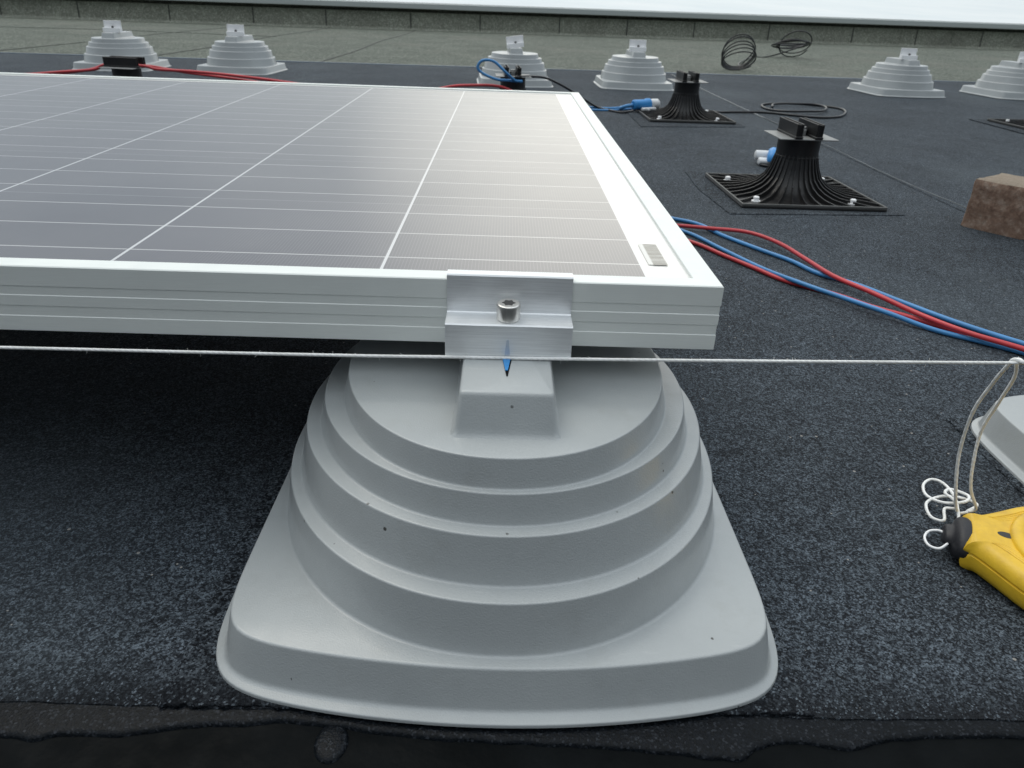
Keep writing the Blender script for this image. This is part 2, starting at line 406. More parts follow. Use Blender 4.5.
# dark V slot with blue plug in the top of the near pedestal's block
b = MB()
b.add([(-.0036, -.045, .1428), (.0036, -.045, .1428), (.0004, -.0752, .1428), (-.0004, -.0752, .1428), (-.0036, -.030, .1428), (.0036, -.030, .1428)], [(3, 2, 1, 0), (0, 1, 5, 4)])
slot = b.build('slot', mat('slot_black', (.004, .004, .005), .9, spec=.1), PED)
b = MB(); b.rings([[Vector((-.0030, -.032, z)), Vector((-.0024, -.055, z)), Vector((-.0010, -.0685, z)), Vector((.0004, -.0685, z)), Vector((.0018, -.055, z)), Vector((.0026, -.032, z))] for z in (.1426, .1433)], 0, False, True)
b.build('plug', M['blue'], slot)

def bg_bracket(root, face=0):
    br = empty('bracket'); br.parent = root; br.location = (.0, -.03, .1428); br.rotation_euler = (0, 0, face)
    b = MB()
    sec = [(-.0203, .0), (-.0203, .0165), (-.0026, .0170), (-.0026, .0440), (-.0004, .0444), (-.0004, .0)]
    b.rings([[Vector((x, y, z)) for y, z in reversed(sec)] for x in (-.036, .036)], 0, True, True)
    b.build('clamp_plate', M['bright'], br)
    b = MB(); b.lathe([(.0045, .016), (.0045, .023), (.004, .0238)], 16, Matrix.Translation((.002, -.010, 0))); b.build('bolt', M['steel_dark'], br, smooth=40)
    return br
spots = [(-1.680, 3.545, .05, 'grey stepped pedestal leftmost in the far row, behind a black foot and red cables'),
         (-1.172, 3.59, -.05, 'grey stepped pedestal second from left in the far row, behind the red cable'),
         (.035, 3.475, .06, 'grey stepped pedestal with blue cable loop beside it behind the panel edge'),
         (.560, 3.525, .02, 'grey stepped pedestal with a thin pale clamp just left of the black foot'),
         (1.768, 3.60, .07, 'grey stepped pedestal standing alone at the far right with white clamp'),
         (2.335, 3.66, .07, 'grey stepped pedestal cut by the right edge of the far row')]
first = None
for x, y, rz, lab in spots:
    if first is None:
        o = make_pedestal(); bg_bracket(o); first = o; o['group'] = 'grey stepped pedestals on the roof'; o['category'] = 'pedestal'
    else: o = copy_tree(first)
    o.location = (x, y, .0025 if x > .86 else 0); o.rotation_euler = (0, 0, rz); o['label'] = lab; o['category'] = 'pedestal'
    for ch in o.children:
        if ch.name.startswith('bracket'):
            ch.rotation_euler = (0, 0, {.035: -.15, .560: .0}.get(x, rnd.uniform(-.1, .1)))
            if x == .035: ch.rotation_euler = (.0, -.14, -.05)
o = make_pedestal(); o.location = (.5755, .419, .0015); o.rotation_euler = (0, 0, .01)
tag(o, 'grey stepped pedestal at the right edge behind the yellow reel', 'pedestal', 'grey stepped pedestals on the roof')

# ------------------------------------------------------------------ felt pads under the feet
def pad(name_pts, label):
    pts = name_pts; Q = []
    for i in range(len(pts)):
        a = Vector((*pts[i], 0)); c = Vector((*pts[(i + 1) % len(pts)], 0)); n_ = max(2, int((c - a).length / .004))
        for k in range(n_):
            p = a.lerp(c, k / n_); Q.append(p + Vector((wob(p.x * 7 + p.y * 3, 30, .0022), wob(p.y * 7 + p.x * 5, 34, .0022), 0)))
    cen = sum(Q, Vector()) / len(Q)
    rr = [[Vector((q.x, q.y, .0001)) for q in Q], [Vector((q.x, q.y, .0012)) for q in Q], [q + (cen - q).normalized() * .0008 + Vector((0, 0, .0018)) for q in Q]]
    return rr
def pad_obj(pts, label, z=0):
    c = (sum(p[0] for p in pts) / len(pts), sum(p[1] for p in pts) / len(pts), z)
    b = MB(); rr = pad(pts, label); b.rings(rr, 0, False, True); b.v = [(x - c[0], y - c[1], zz) for x, y, zz in b.v]
    o = b.build('felt_pad', M['pad'], loc=c); tag(o, label, 'felt pad', 'felt pads under the feet'); return o
pad_obj([(-.168, .2615), (.1695, .2630), (.171, .62), (-.167, .62)], 'dark felt pad under the large foreground grey pedestal')
pad_obj([(.404, .26), (.75, .26), (.75, .588), (.409, .584)], 'dark felt pad under the grey pedestal at the right edge')
for o in [o for o in C.objects if o.name.startswith('pedestal') and o.location.y < .5]: o.location.z = .0016

# ------------------------------------------------------------------ near clamp bracket with bolt
BR = empty('end_clamp', (.0055, .4035, .1445), .0, 'bare aluminium end clamp with socket bolt gripping the front edge of the panel', 'clamp')
_, b, mt = bracket_part(BR, True)
bpy.data.objects.remove(_)
b.build('clamp_body', M['alu'], BR, smooth=35)
bo = MB(); T_ = Matrix.Translation((-.0005, -.0112, .0206)) @ Matrix.Rotation(math.radians(4), 4, 'X') @ Matrix.Scale(.92, 4)
bo.lathe([(.0066, 0), (.0073, .0006), (.0074, .0094), (.0070, .0104), (.0064, .0108), (.0042, .0108)], 40, T_)
bolt = bo.build('bolt', M['steel'], BR, smooth=30)
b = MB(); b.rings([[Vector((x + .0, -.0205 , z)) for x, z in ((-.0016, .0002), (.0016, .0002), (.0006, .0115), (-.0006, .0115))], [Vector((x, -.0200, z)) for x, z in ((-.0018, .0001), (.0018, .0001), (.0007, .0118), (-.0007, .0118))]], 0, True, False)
b.v = [(x - .0005, y, z) for x, y, z in b.v]; b.build('shade_strip', mat('painted_shade', (.60, .65, .72), .4, metal=.6), BR)  # raised strip tinted to paint the vertical shading below the bolt
s = MB(); s.rings([[T_ @ Vector(((.0042 if i % 2 == 0 else .0030) * math.cos(i * PI / 6), (.0042 if i % 2 == 0 else .0030) * math.sin(i * PI / 6), z)) for i in range(12)] for z in (.0106, .0110)], 0, False, True)
s.build('socket', M['steel_dark'], bolt)

# ------------------------------------------------------------------ solar panel
XR, YF, ZT, FH = .1286, .4035, .1841, .040
LEN, DEP = 1.65, .990
SP = empty('solar_panel', (XR - LEN / 2, YF + DEP / 2, 0), 0, 'framed solar panel with grey cells and white frame on a foreground pedestal', 'solar panel')
ox, oy = XR - LEN / 2, YF + DEP / 2
fr = MB()
#  profile: (outward offset, z) from inner lip round the outside to the bottom
lipw = .0135
prof = [(-lipw, -.0022), (-lipw, -.0003), (-lipw + .0003, 0), (-.0006, 0), (0, -.0006), (0, -.0120), (-.0003, -.0122), (-.0003, -.0174), (0, -.0178), (0, -.0240), (-.0003, -.0242), (-.0003, -.0302), (0, -.0306), (0, -.0396), (-.0004, -.04), (-.03, -.04), (-.03, -.0385)]
rs = []
hx, hy = LEN / 2, DEP / 2
for off, z in prof:
    ex = off * (1.12 if off == -lipw or off == -lipw + .0003 else 1)
    a, c = hx + ex, hy + off
    rs.append([Vector((-a, -c, ZT + z)), Vector((a, -c, ZT + z)), Vector((a, c, ZT + z)), Vector((-a, c, ZT + z))])
fr.rings(rs, 0, False, False)
fr.build('frame', M['frame'], SP)
def cells_mat():
    m = mat('cell_laminate', (.03, .03, .04), .3, spec=.5, coat=1, coatr=.20); t = NT(m)
    sx = t.n('ShaderNodeSeparateXYZ'); t.l(t.coord(), sx.inputs[0]); X, Y = sx.outputs[0], sx.outputs[1]
    p = .158
    nx = t.math('MULTIPLY', X, -1 / p); ny = t.math('MULTIPLY', Y, 1 / p)
    fx = t.math('FRACT', nx); fy = t.math('FRACT', ny)
    ex = t.math('MINIMUM', fx, t.math('SUBTRACT', 1, fx)); ey = t.math('MINIMUM', fy, t.math('SUBTRACT', 1, fy))
    colgap = t.math('LESS_THAN', ex, .0060); rowgap = t.math('LESS_THAN', ey, .0026)
    bus = t.math('LESS_THAN', t.math('ABSOLUTE', t.math('SUBTRACT', t.math('FRACT', t.math('MULTIPLY', fy, 3)), .5)), .0115)
    ins = t.math('MULTIPLY', t.math('MULTIPLY', t.math('GREATER_THAN', nx, 0.0), t.math('LESS_THAN', nx, 10)), t.math('MULTIPLY', t.math('GREATER_THAN', ny, 0.0), t.math('LESS_THAN', ny, 6)))
    wn = t.n('ShaderNodeTexWhiteNoise'); wn.noise_dimensions = '2D'; cc = t.n('ShaderNodeCombineXYZ')
    t.l(t.math('FLOOR', nx), cc.inputs[0]); t.l(t.math('FLOOR', ny), cc.inputs[1]); t.l(cc.outputs[0], wn.inputs['Vector'])
    cell = t.ramp(wn.outputs[0], [(0, (.022, .020, .030)), (1, (.038, .034, .046))])
    fing = t.math('LESS_THAN', t.math('FRACT', t.math('MULTIPLY', X, 1 / .0021)), .16)
    cell = t.mix(t.math('MULTIPLY', fing, .20), cell, (.45, .43, .42))
    cell = t.mix(t.math('MULTIPLY', rowgap, .55), cell, (.42, .42, .42))
    cell = t.mix(t.math('MULTIPLY', bus, .85), cell, (.70, .69, .67))
    cell = t.mix(t.math('MULTIPLY', colgap, .95), cell, (.72, .72, .72))
    # dust
    dn = t.ramp(t.noise(t.coord(), 7, 7, .65), [(.35, 0.0), (.75, 1.0)])
    col = t.mix(ins, (.80, .79, .76), cell)
    col = t.mix(t.math('MULTIPLY', dn, .10), col, (.45, .42, .38))
    d = t.vor(t.coord(), 26, 0); r = t.n('ShaderNodeSeparateColor'); t.l(t.vor(t.coord(), 26, 1), r.inputs[0])
    sp = t.math('MULTIPLY', t.math('LESS_THAN', d, .035), t.math('GREATER_THAN', r.outputs[0], .82))
    col = t.mix(sp, col, (.03, .025, .02))
    t.l(col, t.b.inputs['Base Color'])
    mp = t.n('ShaderNodeMapping'); mp.inputs['Scale'].default_value = (1, 1, 1); t.l(t.coord(), mp.inputs[0])
    x = t.bump(t.noise(mp.outputs[0], 700, 2), .0001, .25)
    t.l(x, t.b.inputs['Coat Normal'])
    t.l(t.ramp(t.noise(t.coord(), 5, 5, .6), [(.3, .16), (.7, .25)]), t.b.inputs['Coat Roughness'])
    return m
b = MB(); cx, cy = .0872, YF + .0150           # near right corner of the cells
b.add([(ox - hx + .006 - cx, oy - hy + .006 - cy, 0), (ox + hx - .006 - cx, oy - hy + .006 - cy, 0), (ox + hx - .006 - cx, oy + hy - .006 - cy, 0), (ox - hx + .006 - cx, oy + hy - .006 - cy, 0)], [(0, 1, 2, 3)])
lam = b.build('cell_laminate', cells_mat(), SP, loc=(cx - ox, cy - oy, ZT - .0018))
b = MB(); b.box(-hx + .012, hx - .012, -hy + .012, hy - .012, ZT - .0075, ZT - .0025)
b.build('backsheet', M['white'], SP)
# barcode label in the white margin
b = MB(); b.add([(.0920, .4440, 0), (.1040, .4440, 0), (.1040, .4880, 0), (.0920, .4880, 0)], [(0, 1, 2, 3)])
b.v = [(x - .0985, y - .465, z) for x, y, z in b.v]
lb = b.build('barcode_label', mat('label_paper', (.84, .82, .77), .5), SP, loc=(.0985 - ox, .465 - oy, ZT - .0014))
b = MB(); y = -.0215; rr = random.Random(5)
while y < .0215:
    w = rr.choice((.0005, .0008, .0012)); b.add([(-.0035, y, .0002), (.0055, y, .0002), (.0055, y + w, .0002), (-.0035, y + w, .0002)], [(0, 1, 2, 3)]); y += w + rr.choice((.0006, .0009, .0013))
b.build('barcode', mat('label_ink', (.55, .52, .46), .5), lb)

# ------------------------------------------------------------------ black ribbed feet
def make_foot():
    root = empty('ribbed_pedestal')
    H = .1345; h = .004
    b = MB(); b.box(-H, H, -H, H, 0, h, b=.001)
    b.build('base_plate', M['black'], root)
    b = MB()
    for x0, x1, y0, y1 in ((-H, H, -H, -H + .003), (-H, H, H - .003, H), (-H, -H + .003, -H + .003, H - .003), (H - .003, H, -H + .003, H - .003)):
        b.box(x0, x1, y0, y1, h, .0085, b=.0006)
    b.build('base_rim', M['black_rim'], root)
    def flare(z):   # radius of the inner cone
        return .0375
    pr = [(.098, h), (.080, .008), (.064, .018), (.052, .032), (.045, .048), (.041, .064), (.039, .074)]
    b = MB(); b.lathe(pr, 40); b.build('flared_cone', M['black'], root, smooth=60)
    b = MB(); N = 32
    for k in range(N):
        a = 2 * PI * (k + .5) / N; c, s = math.cos(a), math.sin(a); n_ = Vector((-s, c, 0))
        ext = (H - .004) / max(abs(c), abs(s)); ext = min(ext, .185)
        top = [(.0395, .078), (.0425, .066), (.047, .051), (.054, .036), (.067, .024), (.084, .016), (.105, .0108), (ext, .0082)]
        L = []; 
        for sgn in (-1, 1):
            L.append([Vector((c, s, 0)) * r + n_ * .0011 * sgn + Vector((0, 0, z)) for r, z in top])
        bot = [[Vector((c, s, 0)) * r + n_ * .0014 * sgn + Vector((0, 0, max(h, z - .014))) for r, z in top] for sgn in (-1, 1)]
        b.rings([bot[0], L[0], L[1], bot[1]], 0, False, False, False)
        b.add([bot[0][-1], L[0][-1], L[1][-1], bot[1][-1]], [(0, 1, 2, 3)])
    b.build('ribs', M['black'], root)
    b = MB(); b.lathe([(.0405, .070), (.0405, .074), (.0395, .075), (.0395, .107), (.041, .108)], 36); b.build('neck', M['black'], root, smooth=35)
    # slip plate
    b = MB(); b.box(-.055, .055, -.050, .050, .1082, .1105, b=.0006); b.build('slip_plate', M['plate'], root)
    for x0 in (-.0280, .0100):
        b = MB(); b.box(x0 - .001, x0 + .0135, -.052, .052, .1106, .1150, b=.0008)
        b.box(x0, x0 + .003, -.050, .050, .1150, .1370, b=.0006); b.box(x0 + .0095, x0 + .0125, -.050, .050, .1150, .1370, b=.0006)
        for q in (-.048, -.0015, .045): b.box(x0 + .003, x0 + .0095, q, q + .003, .1150, .1355)
        b.build('holder', M['black'], root)
    b = MB(); b.lathe([(.011, .1106), (.011, .121), (.009, .1225), (.009, .126), (.004, .128)], 6); b.build('bolt', M['plate'], root)
    for x, y in ((-.098, -.098), (.085, -.098), (-.103, .075), (.1, .09)):
        b = MB(); b.lathe([(.0085, .0040), (.0085, .0062), (.0055, .0064), (.0055, .0125), (.004, .0138)], 12, Matrix.Translation((x, y, 0))); b.build('screw', M['bright'], root, smooth=30)
    return root
feet = [(.568, 1.482, .015, 'black ribbed pedestal foot with splayed base nearest the camera, beside the panel', True),
        (.580, 2.545, .02, 'black ribbed pedestal foot in front of a far grey pedestal, black cable behind', True),
        (.022, 2.520, .05, 'black foot top peeping over the far edge of the panel by a blue cable', False),
        (-1.112, 2.36, 1.47, 'black foot top carrying red cables over the left far edge of the panel', False),
        (1.815, 2.575, .06, 'black ribbed pedestal foot cut off by the right edge of the picture', True)]
F0 = make_foot()
for i, (x, y, rz, lab, pd) in enumerate(feet):
    o = F0 if i == 0 else copy_tree(F0)
    o.location = (x, y, .0018 + (.002 if x > .86 else 0)); o.rotation_euler = (0, 0, rz); tag(o, lab, 'pedestal foot', 'black ribbed pedestal feet')
pad_obj([(.403, 1.304), (.731, 1.333), (.735, 1.66), (.40, 1.665), (.390, 1.5)], 'dark felt pad with rough edge under the nearest black ribbed foot')
pad_obj([(.405, 2.31), (.735, 2.372), (.74, 2.71), (.41, 2.71)], 'dark felt pad under the black foot in front of the far grey pedestal')
pad_obj([(-.15, 2.35), (.19, 2.35), (.19, 2.69), (-.15, 2.69)], 'felt pad under the black foot hidden behind the panel middle')
pad_obj([(-1.29, 2.23), (-.94, 2.23), (-.94, 2.57), (-1.29, 2.57)], 'felt pad under the black foot carrying red cables')
pad_obj([(1.63, 2.38), (1.99, 2.40), (1.99, 2.75), (1.63, 2.74)], 'felt pad under the black foot at the right edge', .0022)

# ------------------------------------------------------------------ cables
def cable_obj(name, pts, r, m, label, group=None, seg=10):
    c = Vector(pts[len(pts) // 2]); b = MB(); b.tube([Vector(p) - c for p in pts], r, seg, 8)
    o = b.build(name, m, smooth=180, loc=c); tag(o, label, 'cable', group); return o
def z3(l, z): return [(x, y, z) for x, y in l]
G = 'red and blue cables crossing the felt'
red1 = [(-.2, 1.23, .006), (.1, 1.215, .006), (.22, 1.205, .006), (.2896, 1.1965, .006), (.3373, 1.1782, .008), (.39, 1.155, .010), (.4214, 1.1006, .010), (.4366, 1.0263, .009), (.4474, .9502, .010), (.4729, .8859, .0105), (.4992, .8168, .010), (.5277, .7658, .010), (.5663, .7232, .010), (.63, .655, .007), (.75, .56, .004), (1.0, .42, .004)]
blue1 = [(-.2, 1.33, .0032), (.15, 1.305, .0032), (.25, 1.275, .0032), (.294, 1.2492, .0032), (.328, 1.2185, .0032), (.3516, 1.1565, .0032), (.3879, 1.0885, .0032), (.4195, 1.0342, .0032), (.4385, .9827, .0032), (.4753, .9382, .0032), (.5085, .8742, .0032), (.5415, .8148, .0032), (.587, .7547, .0032), (.66, .68, .0032), (.80, .58, .0032), (1.05, .45, .0032)]
blue2 = [(-.2, 1.27, .0034), (.12, 1.26, .0034), (.24, 1.225, .0034), (.2967, 1.1668, .0034), (.3315, 1.0795, .0034), (.3637, .9899, .0050), (.3947, .9207, .0085), (.4279, .8734, .0085), (.4655, .8254, .0075), (.5011, .7885, .0035), (.54, .757, .0034), (.570, .7300, .0034), (.63, .665, .0034), (.76, .548, .0034), (1.0, .40, .0034)]
red2 = [(-.2, 1.19, .0032), (.12, 1.185, .0032), (.24, 1.165, .0032), (.2942, 1.1118, .0032), (.3248, 1.0527, .0032), (.3545, .9964, .0032), (.3821, .9449, .0032), (.4283, .8995, .0032), (.4602, .8567, .0032), (.4941, .8237, .0032), (.5256, .7842, .0032), (.5515, .7497, .0032), (.573, .7291, .0032), (.635, .650, .0032), (.74, .545, .0032), (.98, .38, .0032)]
cable_obj('cable', red1, .0031, M['red'], 'red cable on top with the wide hump, crossing over the blue ones', G)
cable_obj('cable', blue1, .0031, M['cblue'], 'blue cable farthest from the camera, beyond the red ones right of the panel', G)
cable_obj('cable', blue2, .0029, M['cblue'], 'blue cable nearer the camera, below the humped red cable', G)
cable_obj('cable', red2, .0031, M['red'], 'straight red cable lowest of the bundle beside the panel corner', G)
cable_obj('cable', [(-2.6, 2.60, .010), (-2.2, 2.48, .030), (-1.52, 2.38, .072), (-1.30, 2.36, .092), (-1.20, 2.35, .103), (-1.165, 2.35, .116), (-1.06, 2.355, .116), (-1.02, 2.36, .108), (-.92, 2.38, .103), (-.78, 2.40, .092), (-.6, 2.42, .072), (-.45, 2.44, .052), (-.3, 2.45, .045), (-.1, 2.47, .045)], .0042, M['red'], 'red cable running over the black foot behind the far panel edge')
cable_obj('cable', [(-2.4, 2.50, .004), (-1.9, 2.44, .038), (-1.5, 2.40, .066), (-1.25, 2.375, .095), (-1.165, 2.365, .116), (-1.06, 2.37, .116), (-.95, 2.40, .098), (-.75, 2.42, .076), (-.5, 2.5, .03), (-.2, 2.52, .01)], .0038, M['red'], 'second red cable just behind the one on the left black foot')
cable_obj('cable', [(-.30, 2.38, .05), (-.18, 2.40, .082), (-.11, 2.42, .088), (-.02, 2.44, .086), (.04, 2.44, .06), (.06, 2.42, .02)], .0042, M['red'], 'short stretch of red cable in front of the pedestal with the blue loop')
cable_obj('cable', [(.03, 2.46, .100), (-.002, 2.43, .128), (-.037, 2.43, .156), (-.072, 2.43, .158), (-.086, 2.43, .139), (-.070, 2.43, .122), (-.029, 2.43, .107), (.006, 2.45, .103), (.05, 2.47, .100)], .0042, M['cblue'], 'blue cable bent into an upright loop on the black foot behind the panel')
cable_obj('cable', [(.03, 2.46, .112), (.075, 2.50, .112), (.13, 2.55, .104), (.20, 2.60, .072), (.27, 2.66, .030), (.315, 2.70, .006), (.358, 2.632, .003), (.3962, 2.600, .003), (.46, 2.69, .003), (.56, 2.745, .003), (.642, 2.728, .003), (.7217, 2.694, .003), (.80, 2.70, .005), (.90, 2.714, .005), (.9972, 2.6535, .005), (1.0682, 2.6287, .005), (1.1467, 2.6755, .005), (1.2158, 2.7956, .005), (1.2394, 2.8964, .005), (1.2046, 2.96, .005), (1.1414, 3.0, .005), (1.0754, 3.015, .005), (1.0062, 2.987, .005), (.9546, 2.928, .005), (.94, 2.8202, .005), (.972, 2.752, .007), (1.0521, 2.7396, .010), (1.1225, 2.7722, .010), (1.1763, 2.8801, .010), (1.1672, 2.961, .010), (1.0952, 2.965, .010), (1.01, 2.95, .008), (.975, 2.87, .006)], .0038, M['cblack'], 'long black cable from behind the panel to a flat loop behind the black foot')
GB = 'blue cable pair behind the panel'
cable_obj('cable', [(.1, 2.69, .003), (.22, 2.70, .003), (.2916, 2.7036, .003), (.3599, 2.6997, .003), (.4374, 2.72, .008)], .0036, M['cblue'], 'blue cable farther of the pair running to the plug by the far black foot', GB)
cable_obj('cable', [(.1, 2.62, .003), (.22, 2.63, .003), (.2851, 2.6378, .003), (.3534, 2.6469, .003), (.4288, 2.662, .008)], .0036, M['cblue'], 'blue cable nearer of the pair running to the plug by the far black foot', GB)
# coils on the greenish felt
def coil(c, R_, n, tilt, drift, label, flat=1.0, seed=1):
    rr = random.Random(seed); pts = []
    for k in range(n * 14):
        a = 2 * PI * k / 14; t_ = k / (n * 14)
        tl = tilt(t_); r = R_ * (1 + .10 * noise.noise(Vector((t_ * 7, seed, 0))))
        p = Vector((math.cos(a) * r, -math.sin(a) * r * math.cos(tl) , math.sin(a) * r * math.sin(tl) * flat))
        p += drift(t_); pts.append(p)
    lo = min(p.z for p in pts); pts = [(p.x + c[0], p.y + c[1], p.z - lo + .004) for p in pts]
    return pts
p1 = coil((1.312, 4.62), .092, 6, lambda t_: 1.25 - .75 * t_, lambda t_: Vector((.035 - .045 * t_, .10 - .2 * t_, .055 - .055 * t_)), '', 1.0, 2)
tail = [(1.40, 4.80, .02), (1.47, 5.1, .006), (1.60, 5.45, .006), (1.80, 5.9, .006)]
cable_obj('cable_coil', list(reversed(tail)) + p1, .0036, M['cblack'], 'springy black cable coil standing up at the edge of the greenish felt', None, 6)
p2 = coil((2.13, 6.05), .118, 7, lambda t_: .10 + .22 * math.sin(t_ * 9) ** 2 + (.85 * (t_ - .7) / .3 if t_ > .7 else 0), lambda t_: Vector((-.05 + .08 * t_, -.04 + .08 * t_, .01 * t_)), '', 1.0, 5)
cable_obj('cable_coil', [(1.80, 6.0, .006), (1.93, 5.98, .006)] + p2, .0045, M['cblack'], 'tangled heap of black cable on the greenish felt, right of the upright coil', None, 6)

# ------------------------------------------------------------------ plug connectors
def connector(loc, rz, label, long=.10, strap=False):
    r = empty('cable_connector', loc, rz, label, 'connector', 'blue and white cable connectors')
    X = Matrix.Rotation(PI / 2, 4, 'Y')
    b = MB(); b.lathe([(.012, -long * .5), (.016, -long * .46), (.016, 0), (.019, .004), (.019, .016), (.012, .018)], 18, Matrix.Translation((0, 0, .019)) @ X); b.build('plug_body', M['blue'], r, smooth=40)
    b = MB(); b.lathe([(.014, .019), (.0165, .022), (.0165, long * .5), (.012, long * .56)], 18, Matrix.Translation((0, 0, .019)) @ X); b.build('socket_end', M['white'], r, smooth=40)
    b = MB(); b.box(-long * .3, long * .25, -.034, -.018, 0, .012, b=.002); b.build('hinged_cap', M['white'], r)
    b = MB(); b.tube([(-long * .5, 0, .018), (-long * .7, .01, .014), (-long * .75, .03, .006), (-long * .6, .05, .005)], .006, 8); b.build('cable_gland', M['cblue'], r, smooth=180)
    return r
connector((.470, 2.650, .006), .50, 'blue and white plug connector lying beside the far black foot')
r = empty('cable_connector', (.628, 1.78, .002), -.12, 'white plug with blue strap behind the nearest black foot', 'connector', 'blue and white cable connectors')
b = MB(); b.lathe([(.014, -.06), (.021, -.056), (.021, .06), (.015, .064)], 20, Matrix.Translation((-.02, .02, .036)) @ Matrix.Rotation(PI / 2, 4, 'Y')); b.build('upper_shell', M['white'], r, smooth=40)
b = MB(); b.lathe([(.012, -.05), (.016, -.046), (.016, .05), (.012, .054)], 20, Matrix.Translation((-.02, -.03, .017)) @ Matrix.Rotation(PI / 2, 4, 'Y'), sy=1.6); b.build('lower_shell', M['white'], r, smooth=40)
b = MB(); b.tube([(-.012, -.048, .02), (-.012, -.045, .036), (-.006, -.02, .048), (.0, .01, .047), (.004, .03, .05)], .024, 10); b.build('strap', M['blue'], r, smooth=180)
b = MB(); b.tube([(-.065, -.05, .004), (-.03, -.075, .004), (.03, -.07, .004), (.06, -.05, .004)], .006, 8); b.build('cord', M['cblack'], r, smooth=180); r.scale = (.5, .5, .5)

# ------------------------------------------------------------------ brown block
b = MB(); u = Vector((.60, -.80, 0)); v = Vector((.80, .60, 0)); L1, L2, HH = .21, .105, .082
nu, nv, nz = 26, 14, 10
def bp(a, c, d):
    p = u * (a * L1) + v * (c * L2) + Vector((0, 0, d * HH))
    e = min(a, 1 - a) * L1, min(c, 1 - c) * L2, (1 - d) * HH
    k = noise.noise(p * 38) * .0025 + noise.noise(p * 110) * .0014
    edge = sum(1 for q in e if q < .001)
    cen = u * (L1 / 2) + v * (L2 / 2) + Vector((0, 0, HH / 2)); dr = (p - cen).normalized()
    p = p + dr * k - (dr * (.0035 + .004 * max(0, noise.noise(p * 25 + Vector((5, 0, 0))))) if edge >= 2 else Vector())
    return p
def grid(fn, n1, n2, flip=False):
    vs = [fn(i / n1, j / n2) for j in range(n2 + 1) for i in range(n1 + 1)]; fs = []
    for j in range(n2):
        for i in range(n1):
            q = (j * (n1 + 1) + i, j * (n1 + 1) + i + 1, (j + 1) * (n1 + 1) + i + 1, (j + 1) * (n1 + 1) + i); fs.append(tuple(reversed(q)) if flip else q)
    b.add(vs, fs)
grid(lambda i, j: bp(i, j, 1), nu, nv); grid(lambda i, j: bp(i, 0, j), nu, nz); grid(lambda i, j: bp(i, 1, j), nu, nz, True)
grid(lambda i, j: bp(0, i, j), nv, nz, True); grid(lambda i, j: bp(1, i, j), nv, nz)
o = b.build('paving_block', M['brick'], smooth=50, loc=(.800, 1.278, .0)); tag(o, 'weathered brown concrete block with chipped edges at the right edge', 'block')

# ------------------------------------------------------------------ taut string, loop and yellow chalk reel
def fuzz(b, pts, r, n, seed):
    rr = random.Random(seed); P = catmull([Vector(p) for p in pts], 6)
    for _ in range(n):
        i = rr.randrange(len(P) - 1); p = P[i].lerp(P[i + 1], rr.random())
        d = Vector((rr.uniform(-.6, .6), rr.uniform(-1, 1), rr.uniform(-1, 1))).normalized() * rr.uniform(.0012, .003)
        b.tube([p, p + d * .6 + Vector((.0004, 0, 0)), p + d], .00009, 3, 2)
def z_at(x): return .143 + .0155 * max(0, (x + .28)) / .58 * .55
sp = [(-1.4, .381, .1405), (-.7, .3812, .1418), (-.28, .3815, .1432), (-.1, .3815, .1441), (-.02, .3817, .1451), (.035, .3817, .1457), (.15, .3818, .1478), (.2975, .3818, .1512), (.36, .3818, .1525), (.8, .3818, .162), (1.6, .3818, .18)]
b = MB(); b.tube(sp, .00095, 8, 60, rf=lambda t_: 1 + .10 * noise.noise(Vector((t_ * 900, 0, 0)))); fuzz(b, sp[1:8], .001, 150, 4)
o = b.build('string', M['string'], smooth=180); tag(o, 'taut white string stretched across in front of the clamp', 'string')
lp = [(0.345, 0.436, 0.005), (0.329, 0.4255, 0.014), (0.3186, 0.4216, 0.038), (0.3129, 0.4223, 0.066), (0.3071, 0.4155, 0.1), (0.3028, 0.4019, 0.128), (0.2968, 0.3892, 0.143), (0.2964, 0.384, 0.1523), (0.2993, 0.38, 0.1522), (0.3017, 0.3885, 0.15), (0.3121, 0.3987, 0.134), (0.3212, 0.4151, 0.108), (0.327, 0.4284, 0.078), (0.3301, 0.4281, 0.05), (0.3358, 0.4288, 0.03), (0.3472, 0.4323, 0.012), (0.346, 0.436, 0.006)]
cordpts = lp + [(.3465, .4380, .005), (.3569, .4446, .006), (.3494, .4507, .007), (.334, .4514, .008), (.3207, .447, .005), (.3161, .4318, .004), (.3215, .4247, .006),
     (.3275, .436, .008), (.3353, .435, .010), (.3405, .4503, .011), (.3433, .4692, .008), (.3397, .4779, .005), (.3307, .4714, .004), (.3254, .4563, .005), (.3292, .4422, .009), (.3427, .4395, .012), (.3520, .450, .010), (.3433, .458, .010), (.3341, .4501, .012), (.335, .4387, .013), (.3290, .4230, .013), (.322, .410, .012)]
b = MB(); b.tube(cordpts, .0011, 8, 10, rf=lambda t_: 1 + .12 * noise.noise(Vector((t_ * 500, 2, 0)))); fuzz(b, cordpts, .001, 60, 9)
o = b.build('string', M['string'], smooth=180); tag(o, 'slack white cord looped over the taut string and tangled beside the yellow reel', 'string')

RE = empty('string_reel', (.3160, .3970, 0), math.atan2(-.445, .895), 'yellow plastic string reel with black rubber nose lying at the right edge', 'reel')
